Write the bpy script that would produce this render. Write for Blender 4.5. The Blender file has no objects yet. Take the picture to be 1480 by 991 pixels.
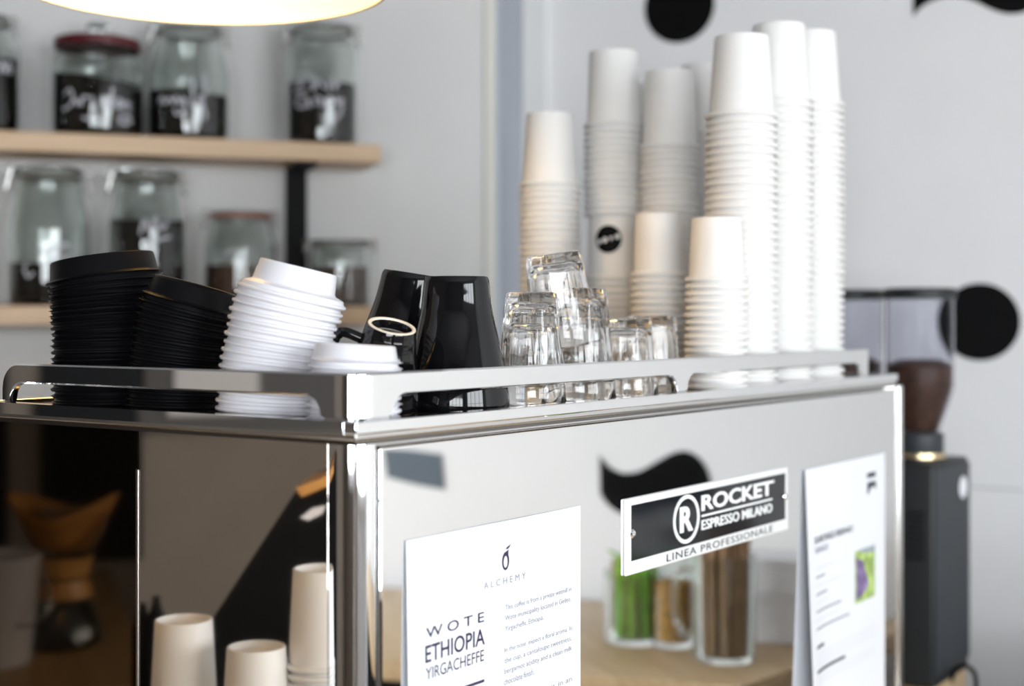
import bpy, bmesh, math, random
from mathutils import Vector, Matrix
random.seed(7)
S = bpy.context.scene
COL = S.collection
EYE = 1.47
F = 2050.0            # focal length in pixels of the 1480 x 991 frame
CX, HY = 740.0, 460.0  # principal column, horizon row

# ------------------------------------------------------------------ camera
cam = bpy.data.cameras.new('camera')
cam.sensor_width = 36.0
cam.lens = 36.0 * F / 1480.0
cam.shift_y = -(495.5 - HY) / 1480.0
cam.dof.use_dof = True
cam.dof.focus_distance = 1.19
cam.dof.aperture_fstop = 3.4
cam.clip_start = 0.02
camo = bpy.data.objects.new('camera', cam)
camo.location = (0, 0, EYE)
camo.rotation_euler = (math.pi / 2, 0, 0)
COL.objects.link(camo)
S.camera = camo

# ------------------------------------------------------------------ view + sky + daylight through the two windows
S.view_settings.view_transform = 'Standard'
S.view_settings.look = 'None'
S.view_settings.gamma = 1.0
S.view_settings.use_curve_mapping = False
S.view_settings.exposure = 0.12
S.cycles.max_bounces = 18
S.cycles.transmission_bounces = 18
S.cycles.glossy_bounces = 8
S.cycles.diffuse_bounces = 5
W = bpy.data.worlds.new('sky')
S.world = W
W.use_nodes = True
W.node_tree.nodes['Background'].inputs[0].default_value = (0.80, 0.90, 1.0, 1)
W.node_tree.nodes['Background'].inputs[1].default_value = 1.6

def area(name, loc, aim, sx, sy, power, color):
    l = bpy.data.lights.new(name, 'AREA')
    l.shape = 'RECTANGLE'; l.size = sx; l.size_y = sy
    l.energy = power; l.color = color
    o = bpy.data.objects.new(name, l)
    o.location = loc
    d = Vector(aim) - Vector(loc)
    o.rotation_euler = d.to_track_quat('-Z', 'Y').to_euler()
    COL.objects.link(o)
    return o

WIN_A = (Vector((3.07, -0.22)), Vector((1.30, -2.40)))    # slanted street wall, right of the camera
WIN_B = (Vector((1.30, -2.40)), Vector((-2.40, -2.40)))   # wall behind the camera
def win_frame(seg, a, b):
    P, Q = seg
    d = (Q - P).normalized()
    return P + d * a, P + d * b, d, Vector((-d.y, d.x))
a0, a1, ad, an = win_frame(WIN_A, 0.30, 2.50)
if an.dot(-a0) < 0: an = -an
mid = (a0 + a1) / 2 - an * 0.16
area('daylight_street_window', (mid.x, mid.y, 1.6), (mid.x + an.x, mid.y + an.y, 1.6), 2.2, 1.4, 118, (0.93, 0.97, 1.0))
b0, b1, bd, bn = win_frame(WIN_B, 0.35, 2.20)
if bn.dot(-b0) < 0: bn = -bn
mid = (b0 + b1) / 2 - bn * 0.16
area('daylight_rear_window', (mid.x, mid.y, 1.5), (mid.x + bn.x, mid.y + bn.y, 1.5), 1.85, 1.1, 100, (0.93, 0.97, 1.0))

# ------------------------------------------------------------------ materials
MATS = {}
def mat(name, color=(.8, .8, .8), rough=.5, metal=0., trans=0., ior=1.45, coat=0., var=0., scale=40., bump=0., sheen=0., emit=None, estr=0.):
    if name in MATS: return MATS[name]
    m = bpy.data.materials.new(name); m.use_nodes = True
    nt = m.node_tree; b = nt.nodes['Principled BSDF']
    b.inputs['Base Color'].default_value = (*color, 1)
    b.inputs['Roughness'].default_value = rough
    b.inputs['Metallic'].default_value = metal
    b.inputs['Transmission Weight'].default_value = trans
    b.inputs['IOR'].default_value = ior
    b.inputs['Coat Weight'].default_value = coat
    if coat: b.inputs['Coat Roughness'].default_value = 0.03
    if emit:
        b.inputs['Emission Color'].default_value = (*emit, 1)
        b.inputs['Emission Strength'].default_value = estr
    if var or bump:
        tc = nt.nodes.new('ShaderNodeTexCoord')
        n = nt.nodes.new('ShaderNodeTexNoise'); n.inputs['Scale'].default_value = scale; n.inputs['Detail'].default_value = 5
        nt.links.new(tc.outputs['Object'], n.inputs['Vector'])
        if var:
            r = nt.nodes.new('ShaderNodeValToRGB')
            lo = [max(0, c * (1 - var)) for c in color]; hi = [min(1, c * (1 + var)) for c in color]
            r.color_ramp.elements[0].color = (*lo, 1); r.color_ramp.elements[0].position = .3
            r.color_ramp.elements[1].color = (*hi, 1); r.color_ramp.elements[1].position = .7
            nt.links.new(n.outputs['Fac'], r.inputs['Fac'])
            nt.links.new(r.outputs['Color'], b.inputs['Base Color'])
        if bump:
            bp = nt.nodes.new('ShaderNodeBump'); bp.inputs['Strength'].default_value = bump; bp.inputs['Distance'].default_value = .002
            nt.links.new(n.outputs['Fac'], bp.inputs['Height'])
            nt.links.new(bp.outputs['Normal'], b.inputs['Normal'])
    MATS[name] = m
    return m

def wood(name, c1, c2, rough=.45, sc=(2, 30, 30)):
    m = bpy.data.materials.new(name); m.use_nodes = True
    nt = m.node_tree; b = nt.nodes['Principled BSDF']
    tc = nt.nodes.new('ShaderNodeTexCoord'); mp = nt.nodes.new('ShaderNodeMapping')
    mp.inputs['Scale'].default_value = sc
    n = nt.nodes.new('ShaderNodeTexNoise'); n.inputs['Scale'].default_value = 1.6; n.inputs['Detail'].default_value = 8; n.inputs['Distortion'].default_value = 1.2
    r = nt.nodes.new('ShaderNodeValToRGB')
    r.color_ramp.elements[0].color = (*c1, 1); r.color_ramp.elements[0].position = .3
    r.color_ramp.elements[1].color = (*c2, 1); r.color_ramp.elements[1].position = .7
    nt.links.new(tc.outputs['Object'], mp.inputs['Vector']); nt.links.new(mp.outputs['Vector'], n.inputs['Vector'])
    nt.links.new(n.outputs['Fac'], r.inputs['Fac']); nt.links.new(r.outputs['Color'], b.inputs['Base Color'])
    b.inputs['Roughness'].default_value = rough
    return m

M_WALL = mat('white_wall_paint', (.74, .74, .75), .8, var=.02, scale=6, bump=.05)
M_WALLS = mat('shaded_white_wall_paint', (.60, .595, .59), .8, var=.02, scale=6, bump=.05)  # greyer copy of the wall white: weaker light put into the colour
M_WALLM = mat('lit_white_wall_paint', (.90, .905, .91), .8, var=.01, scale=6)  # whiter copy of the wall white: stronger light put into the colour
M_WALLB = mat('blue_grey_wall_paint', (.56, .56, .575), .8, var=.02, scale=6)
M_TAUPE = mat('dark_taupe_wall', (.150, .122, .097), .85, var=.05, scale=8)  # even dark taupe for the left and rear walls
M_CEIL = mat('ceiling_paint', (.36, .36, .37), .9, var=.02, scale=5)
M_FLOOR = wood('floor_boards', (.16, .11, .07), (.26, .18, .12))
M_OAK = wood('pale_oak', (.50, .34, .20), (.62, .44, .28))
M_BAMBOO = wood('counter_oak', (.52, .36, .19), (.66, .48, .28), .35)
M_DARKWOOD = wood('brown_counter_wood', (.36, .21, .085), (.48, .30, .13), .35)
M_CHROME = mat('polished_chrome', (.93, .935, .945), .03, 1.)
M_STEEL = mat('mirror_steel', (.93, .935, .94), .02, 1.)
M_STEELW = mat('mirror_steel_side', (.84, .79, .73), .03, 1.)
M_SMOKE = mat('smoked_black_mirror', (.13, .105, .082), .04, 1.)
M_BRUSH = mat('brushed_steel', (.72, .71, .70), .22, 1., bump=.03, scale=90)
M_DARKTRAY = mat('dark_tray_steel', (.20, .19, .18), .25, 1.)
M_CUP = mat('white_paper', (.72, .71, .695), .55, var=.01, scale=60)
M_LIDB = mat('black_lid_plastic', (.004, .004, .005), .38)
M_LIDB.node_tree.nodes['Principled BSDF'].inputs['Specular IOR Level'].default_value = .12
M_LIDW = mat('white_lid_plastic', (.69, .68, .715), .35, var=.01, scale=60)
M_CERAM = mat('black_glazed_ceramic', (.004, .004, .005), .05)
M_BARE = mat('unglazed_foot_ring', (.78, .70, .58), .6)
M_GLASS = mat('clear_glass', (1, 1, 1), .0, 0, 1., 1.47)
M_JARG = mat('jar_glass', (.92, .96, .94), .02, 0, 1., 1.45)
M_BLACK = mat('matte_black', (.005, .005, .0055), .6)
M_BLACK.node_tree.nodes['Principled BSDF'].inputs['Specular IOR Level'].default_value = .15
M_DECAL = mat('black_vinyl', (.002, .002, .0025), .6)
M_DECAL.node_tree.nodes['Principled BSDF'].inputs['Specular IOR Level'].default_value = .12
M_SLATE = mat('slate_blue_vinyl', (.10, .13, .16), .5)
M_COFFEE = mat('coffee_beans', (.006, .003, .002), .6, var=.6, scale=120, bump=.6)
M_COFFEE.node_tree.nodes['Principled BSDF'].inputs['Specular IOR Level'].default_value = .2
M_COFFEE2 = mat('brown_coffee_beans', (.075, .033, .018), .5, var=.6, scale=110, bump=.8)
M_MARKER = mat('white_marker', (.50, .50, .54), .8)
M_CHALK = mat('chalk_white', (.80, .80, .84), .8)
M_RED = mat('dark_red_lid', (.09, .008, .012), .3)
M_ORANGE = mat('orange_rubber_ring', (.42, .09, .035), .5)
M_GREYG = mat('grey_rubber_ring', (.22, .22, .20), .5)
M_WIRE = mat('clip_wire', (.55, .55, .53), .25, 1.)
M_PAPER = mat('printer_paper', (.72, .735, .775), .7)
M_INK = mat('dark_purple_ink', (.035, .025, .06), .7)
M_INKL = mat('pale_grey_ink', (.26, .26, .31), .7)
M_INKT = mat('black_ink', (.02, .03, .035), .7)
M_ENAMEL = mat('black_badge_enamel', (.010, .012, .015), .08)
M_BADGE = mat('satin_aluminium', (.86, .86, .86), .35, .25)
M_GBLACK = mat('grinder_black', (.013, .015, .017), .45)
M_GGREY = mat('grinder_grey', (.028, .033, .039), .45)
M_HOPPER = mat('hopper_plastic', (.80, .81, .86), .04, 0, 1., 1.12)
M_BRASS = mat('brass_ring', (.85, .68, .42), .25, 1.)
M_SHADE = mat('cream_lamp_enamel', (.90, .88, .78), .4)
M_BULB = mat('warm_bulb', (1, .9, .7), .4, emit=(1., .61, .20), estr=58.)
M_GREEN = mat('green_leaves', (.17, .50, .03), .5, var=.4, scale=50)
M_STRAW = mat('brown_straw_paper', (.36, .22, .12), .7, var=.15, scale=30)
M_AMBER = mat('amber_sugar', (.50, .25, .05), .6, var=.3, scale=80)
M_KRAFT = mat('brown_filter_paper', (.46, .20, .045), .8, var=.1, scale=20)
M_COLLAR = mat('varnished_wood_collar', (.62, .31, .09), .3, var=.15, scale=25)
M_DGLASS = mat('dark_coffee_glass', (.012, .009, .008), .04)
M_BUCKET = mat('grey_white_enamel', (.64, .62, .62), .35)
M_WHITE = mat('white_card', (.82, .82, .83), .6)
M_FRAME = mat('white_window_frame', (.75, .75, .75), .4)
M_PURPLE = mat('purple_print', (.22, .16, .32), .7, var=.5, scale=70)
M_LIME = mat('green_print', (.35, .48, .14), .7, var=.6, scale=60)

# ------------------------------------------------------------------ mesh helpers
def link(name, me, m, parent=None, mtx=None):
    o = bpy.data.objects.new(name, me)
    if m is not None and not me.materials: me.materials.append(m)
    COL.objects.link(o)
    if parent is not None: o.parent = parent
    if mtx is not None: o.matrix_local = mtx
    return o

def finish(bm, name, smooth=40):
    bmesh.ops.remove_doubles(bm, verts=bm.verts, dist=1e-6)
    bmesh.ops.recalc_face_normals(bm, faces=bm.faces)
    for f in bm.faces: f.smooth = smooth > 0
    for e in bm.edges:
        if len(e.link_faces) == 2:
            e.smooth = e.calc_face_angle(0) < math.radians(smooth)
    me = bpy.data.meshes.new(name); bm.to_mesh(me); bm.free()
    return me

def lathe_bm(prof, n=40, bm=None, rfun=None, off=(0, 0, 0)):
    bm = bm or bmesh.new()
    rings = []
    for k, (r, z) in enumerate(prof):
        if r < 1e-7:
            rings.append([bm.verts.new((off[0], off[1], off[2] + z))])
        else:
            ring = []
            for i in range(n):
                a = 2 * math.pi * i / n
                rr = r if rfun is None else rfun(r, z, a, k)
                ring.append(bm.verts.new((off[0] + rr * math.cos(a), off[1] + rr * math.sin(a), off[2] + z)))
            rings.append(ring)
    for A, B in zip(rings, rings[1:]):
        for i in range(n):
            j = (i + 1) % n
            if len(A) == 1 and len(B) == 1: continue
            if len(A) == 1: bm.faces.new((A[0], B[i], B[j]))
            elif len(B) == 1: bm.faces.new((A[i], A[j], B[0]))
            else: bm.faces.new((A[i], A[j], B[j], B[i]))
    return bm

def lathe(name, prof, n=40, smooth=40, rfun=None):
    return finish(lathe_bm(prof, n, None, rfun), name, smooth)

def add_box(bm, x0, x1, y0, y1, z0, z1, bev=0.):
    r = bmesh.ops.create_cube(bm, size=1.)
    vs = r['verts']
    for v in vs:
        v.co = ((x0 + x1) / 2 + v.co.x * (x1 - x0), (y0 + y1) / 2 + v.co.y * (y1 - y0), (z0 + z1) / 2 + v.co.z * (z1 - z0))
    if bev > 0:
        es = list({e for v in vs for e in v.link_edges})
        bmesh.ops.bevel(bm, geom=es, offset=bev, segments=3, profile=.5, affect='EDGES')
    return bm

def box(name, x0, x1, y0, y1, z0, z1, m, parent=None, bev=0.):
    return link(name, finish(add_box(bmesh.new(), x0, x1, y0, y1, z0, z1, bev), name, 14), m, parent)

def prism_bm(bm, pts, z0, z1):
    lo = [bm.verts.new((p[0], p[1], z0)) for p in pts]
    hi = [bm.verts.new((p[0], p[1], z1)) for p in pts]
    bm.faces.new(lo[::-1]); bm.faces.new(hi)
    n = len(pts)
    for i in range(n):
        j = (i + 1) % n
        bm.faces.new((lo[i], lo[j], hi[j], hi[i]))
    return bm
def prism(name, pts, z0, z1, m, parent=None, bev=0.):
    bm = prism_bm(bmesh.new(), pts, z0, z1)
    if bev: bmesh.ops.bevel(bm, geom=bm.edges[:], offset=bev, segments=2, profile=.5, affect='EDGES')
    return link(name, finish(bm, name, 30), m, parent)

def tube_bm(bm, pts, r, n=10, closed=False):
    pts = [Vector(p) for p in pts]; N = len(pts); rings = []
    for i, p in enumerate(pts):
        if closed: t = pts[(i + 1) % N] - pts[i - 1]
        else: t = pts[min(i + 1, N - 1)] - pts[max(i - 1, 0)]
        t.normalize()
        up = Vector((0, 0, 1)) if abs(t.z) < .9 else Vector((1, 0, 0))
        a = t.cross(up).normalized(); b = t.cross(a)
        rr = r[i] if isinstance(r, (list, tuple)) else r
        rings.append([bm.verts.new(p + (a * math.cos(2 * math.pi * k / n) + b * math.sin(2 * math.pi * k / n)) * rr) for k in range(n)])
    for i in range(N if closed else N - 1):
        A, B = rings[i], rings[(i + 1) % N]
        for k in range(n):
            bm.faces.new((A[k], A[(k + 1) % n], B[(k + 1) % n], B[k]))
    if not closed:
        bm.faces.new(rings[0]); bm.faces.new(rings[-1][::-1])
    return bm
def tube(name, pts, r, m, parent=None, n=10, closed=False):
    return link(name, finish(tube_bm(bmesh.new(), pts, r, n, closed), name, 50), m, parent)

def spline(pts, k=8):
    P = [Vector(p) for p in pts]; out = []
    for i in range(len(P) - 1):
        p0 = P[max(i - 1, 0)]; p1 = P[i]; p2 = P[i + 1]; p3 = P[min(i + 2, len(P) - 1)]
        for j in range(k):
            t = j / k
            out.append(.5 * ((2 * p1) + (p2 - p0) * t + (2 * p0 - 5 * p1 + 4 * p2 - p3) * t * t + (3 * p1 - p0 - 3 * p2 + p3) * t ** 3))
    out.append(P[-1])
    return out

def empty(name, loc=(0, 0, 0), rz=0., label=None, cat=None, group=None, rot=None):
    o = bpy.data.objects.new(name, None); o.empty_display_size = .02
    o.location = loc; o.rotation_euler = rot if rot is not None else (0, 0, rz)
    COL.objects.link(o)
    return tag(o, label, cat, group)
def tag(o, label=None, cat=None, group=None, kind=None):
    if label: o['label'] = label
    if cat: o['category'] = cat
    if group: o['group'] = group
    if kind: o['kind'] = kind
    return o

def text_mesh(s, x0, x1, y0, y1, ext=.0002, bold=0., space=1.0):
    """lettering fitted into the rectangle, lying in x,y, facing +z"""
    c = bpy.data.curves.new('lettering', 'FONT'); c.body = s; c.size = 1; c.extrude = 0; c.offset = bold; c.space_character = space; c.resolution_u = 3
    o = bpy.data.objects.new('lettering', c); COL.objects.link(o)
    bpy.context.view_layer.update()
    me = bpy.data.meshes.new_from_object(o.evaluated_get(bpy.context.evaluated_depsgraph_get()))
    bpy.data.objects.remove(o); bpy.data.curves.remove(c)
    xs = [v.co.x for v in me.vertices]; ys = [v.co.y for v in me.vertices]
    ax, bx, ay, by = min(xs), max(xs), min(ys), max(ys)
    sx = (x1 - x0) / max(bx - ax, 1e-6); sy = (y1 - y0) / max(by - ay, 1e-6)
    bm = bmesh.new(); bm.from_mesh(me); bpy.data.meshes.remove(me)
    for v in bm.verts: v.co = (x0 + (v.co.x - ax) * sx, y0 + (v.co.y - ay) * sy, 0)
    if ext:
        r = bmesh.ops.extrude_face_region(bm, geom=bm.faces[:])
        for v in r['geom']:
            if isinstance(v, bmesh.types.BMVert): v.co.z = ext
    for f in bm.faces: f.smooth = False
    out = bpy.data.meshes.new('lettering'); bm.to_mesh(out); bm.free()
    return out
def stand_up(me, y=0.):
    """x,y,z-facing print -> x,z plane facing -y"""
    for v in me.vertices: v.co = (v.co.x, y - v.co.z, v.co.y)
    return me

# ------------------------------------------------------------------ measuring helpers
def at(px, py, Y): return Vector(((px - CX) / F * Y, Y, EYE + (HY - py) / F * Y))
C0 = Vector((-0.1085, 0.98))                 # rear corner of the machine (plan)
D1 = Vector((0.5775, 0.8164)); D2 = Vector((-0.8164, 0.5775))
RZ = math.atan2(D1.y, D1.x)
def UV(u, v): return C0 + D1 * u + D2 * v
NR = -D2; NL = -D1                            # outward normals of the back and the side
def mir(P, n):
    d = (P.x - C0.x) * n.x + (P.y - C0.y) * n.y
    return Vector((P.x - 2 * d * n.x, P.y - 2 * d * n.y, P.z))
def hit(px, py, Q, n):                        # straight sight line on a vertical plane
    r = Vector(((px - CX) / F, 1.)); t = Q.dot(n) / r.dot(n)
    return Vector((r.x * t, t, EYE + (HY - py) / F * t))
def rhit(px, py, mn, Q, n):                   # sight line mirrored in the machine's panel on a vertical plane
    P1 = mir(Vector((0, 0, 0)), mn)
    P2 = mir(Vector(((px - CX) / F, 1., 0)), mn)
    o = Vector((P1.x, P1.y)); r = Vector((P2.x - P1.x, P2.y - P1.y))
    t = (Q - o).dot(n) / r.dot(n)
    return Vector((o.x + r.x * t, o.y + r.y * t, EYE + (HY - py) / F * t))

# ================================================================== THE ROOM
CEIL = 2.85
def wall_seg(name, P, Q, m, z0=0., z1=CEIL, th=.10, holes=()):
    P = Vector(P); Q = Vector(Q); d = (Q - P); L = d.length; d.normalize()
    n = Vector((-d.y, d.x))
    if n.dot(Vector((0.2, 0.6)) - P) > 0: n = -n          # n points out of the room
    bm = bmesh.new()
    def slab(a, b, lo, hi):
        pts = [P + d * a, P + d * b, P + d * b + n * th, P + d * a + n * th]
        prism_bm(bm, pts, lo, hi)
    x = 0.
    for (a, b, lo, hi) in holes:
        slab(x, a, z0, z1); slab(a, b, z0, lo); slab(a, b, hi, z1); x = b
    slab(x, L, z0, z1)
    return tag(link(name, finish(bm, name, 20), m), kind='structure')

WA, WB = Vector((-2.40, 2.112)), Vector((-0.035, 2.88))
WE = (WB - WA).normalized(); WN = Vector((WE.y, -WE.x))      # along the shelf wall / into the room
WR0, WR1 = Vector((0.033, 3.065)), Vector((0.993, 2.597))
RD = (WR1 - WR0).normalized(); RN = Vector((RD.y, -RD.x))
WM1 = Vector((3.07, -0.22)); MD = (WM1 - WR1).normalized(); MN = Vector((MD.y, -MD.x))
floor = tag(prism('floor', [(-2.6, -2.6), (3.3, -2.6), (3.3, 3.6), (-2.6, 3.6)], -.08, 0, M_FLOOR), kind='structure')
ceil = tag(prism('ceiling', [(-2.6, -2.6), (3.3, -2.6), (3.3, 3.6), (-2.6, 3.6)], CEIL, CEIL + .08, M_CEIL), kind='structure')
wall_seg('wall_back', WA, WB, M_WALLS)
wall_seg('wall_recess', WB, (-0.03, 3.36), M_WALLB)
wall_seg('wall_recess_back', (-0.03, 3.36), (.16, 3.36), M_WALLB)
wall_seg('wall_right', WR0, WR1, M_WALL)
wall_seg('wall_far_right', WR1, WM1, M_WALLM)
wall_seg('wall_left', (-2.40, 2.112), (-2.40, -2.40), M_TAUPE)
wall_seg('wall_street', WIN_A[0], WIN_A[1], M_WALL, holes=[(.30, 2.50, .90, 2.30)])
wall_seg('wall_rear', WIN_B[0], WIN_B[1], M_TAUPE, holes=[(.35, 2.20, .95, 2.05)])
# white corner post between the recess and the right wall
pc = [hit(762, 460, WR0, RN).xy - RN * -.02, hit(794, 460, WR0, RN).xy + RN * .02]
tag(prism('trim_1', [pc[0], pc[1], pc[1] - RN * .05, pc[0] - RN * .05], 0, CEIL, M_FRAME), kind='structure')
# thin beige edging on the end of the shelf wall
e0 = WB - WE * .022
tag(prism('trim_2', [e0 + WN * .006, WB + WN * .006, WB - WN * .02, e0 - WN * .02], 0, CEIL, mat('beige_edging', (.62, .60, .56), .6)), kind='structure')
# faint panel joint on the right wall
ja, jb = hit(1385, 703, WR0, RN), hit(1480, 703, WR0, RN)
jz = ja.z
tag(prism('trim_3', [ja.xy + RN * .0015, jb.xy + RN * .0015, jb.xy - RN * .01, ja.xy - RN * .01], jz - .002, jz + .002, mat('grey_joint', (.5, .5, .51), .8)), kind='structure')

def window(idx, seg, a, b, z0, z1, nx, nz):
    p0, p1, d, n = win_frame(seg, a, b)
    if n.dot(-p0) < 0: n = -n
    root = empty('window_%d' % idx, (p0.x, p0.y, z0)); tag(root, kind='structure')
    root.rotation_euler = (0, 0, math.atan2(d.y, d.x))
    L = b - a; H = z1 - z0
    s = 1 if Vector((-d.y, d.x)).dot(n) > 0 else -1
    def bar(x0, x1, zz0, zz1, nm): box(nm, x0, x1, -.03, .03, zz0, zz1, M_FRAME, root)
    bar(0, L, 0, .06, 'frame_rail'); bar(0, L, H - .06, H, 'frame_rail'); bar(0, .06, .06, H - .06, 'frame_stile'); bar(L - .06, L, .06, H - .06, 'frame_stile')
    for i in range(1, nx): bar(L * i / nx - .02, L * i / nx + .02, .06, H - .06, 'mullion')
    for j in range(1, nz): bar(.06, L - .06, H * j / nz - .015, H * j / nz + .015, 'glazing_bar')
window(1, WIN_A, .30, 2.50, .90, 2.30, 4, 2)
window(2, WIN_B, .35, 2.20, .95, 2.05, 4, 2)

# ------------------------------------------------------------------ decals
def decal(name, pts3, n, m, label, cat='decal', group=None):
    """flat vinyl shape with its own thickness on a vertical wall; pts3 = outline on the wall"""
    bm = bmesh.new()
    n3 = Vector((n.x, n.y, 0))
    f = [bm.verts.new(p + n3 * .0022) for p in pts3]; g = [bm.verts.new(p + n3 * .0006) for p in pts3]
    bm.faces.new(f); bm.faces.new(g[::-1])
    for i in range(len(f)):
        j = (i + 1) % len(f); bm.faces.new((f[i], f[j], g[j], g[i]))
    bmesh.ops.triangulate(bm, faces=[x for x in bm.faces if len(x.verts) > 4])
    return tag(link(name, finish(bm, name, 20), m), label, cat, group)
def wall_circle(px, py, R):
    c = hit(px, py, WR0, RN); a = Vector((RD.x, RD.y, 0)); z = Vector((0, 0, 1))
    return [c + a * R * math.cos(t * math.pi / 24) + z * R * math.sin(t * math.pi / 24) for t in range(48)]
def px_len(px, n): return hit(px, HY, WR0, RN).y / F * n
decal('wall_dot', wall_circle(982, 9, px_len(982, 53)), RN, M_DECAL, 'round black vinyl dot high on the wall above the paper cups', group='black wall decals')
decal('wall_dot', wall_circle(1416, 465, px_len(1416, 56)), RN, M_DECAL, 'round black vinyl dot on the wall beside the grinder hopper', group='black wall decals')
wl = spline([(1320, 24, 0), (1330, 12, 0), (1346, 2, 0), (1366, -4, 0), (1390, -4, 0), (1410, 2, 0), (1430, 12, 0), (1450, 19, 0), (1468, 20, 0), (1486, 15, 0), (1500, 0, 0)], 4)
wu = [(p.x, p.y - 95, 0) for p in wl][::-1]
decal('wave_decal', [hit(p[0], p[1], WR0, RN) for p in wl] + [hit(p[0], p[1], WR0, RN) for p in wu], RN, M_DECAL, 'black wavy vinyl flag at the top right of the wall', group='black wall decals')
# shapes on the far right wall, seen in the polished back panel
cr = lambda x, y: (840 + x / 4.503, 640 + y / 4.503, 0)
up = spline([cr(*p) for p in [(103, 80), (160, 150), (235, 192), (310, 198), (400, 170), (480, 120), (560, 72), (640, 50), (705, 65), (760, 108), (800, 170), (825, 245)]], 4)
dn = spline([cr(*p) for p in [(825, 330), (800, 390), (740, 345), (660, 310), (560, 350), (470, 420), (380, 468), (300, 475), (220, 445), (150, 390), (108, 325)]], 4)
decal('wave_decal', [rhit(p.x, p.y, NR, WR1, MN) for p in up + dn], MN, M_DECAL, 'black wavy vinyl shape reflected in the back panel above the badge', group='black wall decals')
decal('square_decal', [rhit(*p, NR, WR1, MN) for p in [(551, 648), (590, 650), (636, 656), (640, 707), (600, 700), (557, 689)]], MN, M_SLATE, 'slate grey vinyl patch reflected at the left of the back panel', group='black wall decals')

# ------------------------------------------------------------------ shelves with jars on the back wall
def on_wall(px, off):                      # point on a line parallel to the back wall
    return hit(px, HY, WA + WN * off, WN).xy
SHD = .16
S1T = .3236; S2T = .0225; STH = .034
wrot = math.atan2(WE.y, WE.x)
def shelf(wtop, label):
    endp = on_wall(551, SHD)
    t1 = (endp - WA).dot(WE); t0 = .55
    o = box('wall_shelf', 0, t1 - t0, -SHD, -.001, -STH, 0, M_OAK, None, .002)
    p = WA + WE * t0
    o.location = (p.x, p.y, EYE + wtop); o.rotation_euler = (0, 0, wrot)
    tag(o, label, 'shelf', 'oak wall shelves')
shelf(S1T, 'thick oak shelf carrying the lettered jars under the lamp')
shelf(S2T, 'lower oak shelf behind the stacked lids')
def upright(px, label):
    p = on_wall(px, .0)
    o = box('shelf_upright', -.019, .019, -.030, -.001, -.45, S1T - STH - .0005, M_BLACK, None, .001)
    for sh in (S1T, S2T): box('bracket_arm', -.019, .019, -.15, -.031, sh - STH - .008, sh - STH - .0005, M_BLACK, o)
    o.location = (p.x, p.y, EYE); o.rotation_euler = (0, 0, wrot)
    tag(o, label, 'bracket')
upright(426, 'black steel upright between the two oak shelves')

def ribbon(name, R, strokes, w, m, parent, facing):
    """marker writing on the round jar: strokes of (x, z) in metres along the surface"""
    bm = bmesh.new()
    for st in strokes:
        P = spline([(p[0], p[1], 0) for p in st], 5)
        prev = None
        for i, p in enumerate(P):
            t = P[min(i + 1, len(P) - 1)] - P[max(i - 1, 0)]
            t.normalize(); nrm = Vector((-t.y, t.x, 0)) * w / 2
            q = []
            for s in (p + nrm, p - nrm):
                a = facing + s.x / R
                q.append(bm.verts.new((math.cos(a) * (R + .0006), math.sin(a) * (R + .0006), s.y)))
            if prev: bm.faces.new((prev[0], prev[1], q[1], q[0]))
            prev = q
    return link(name, finish(bm, name, 60), m, parent)

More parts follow.
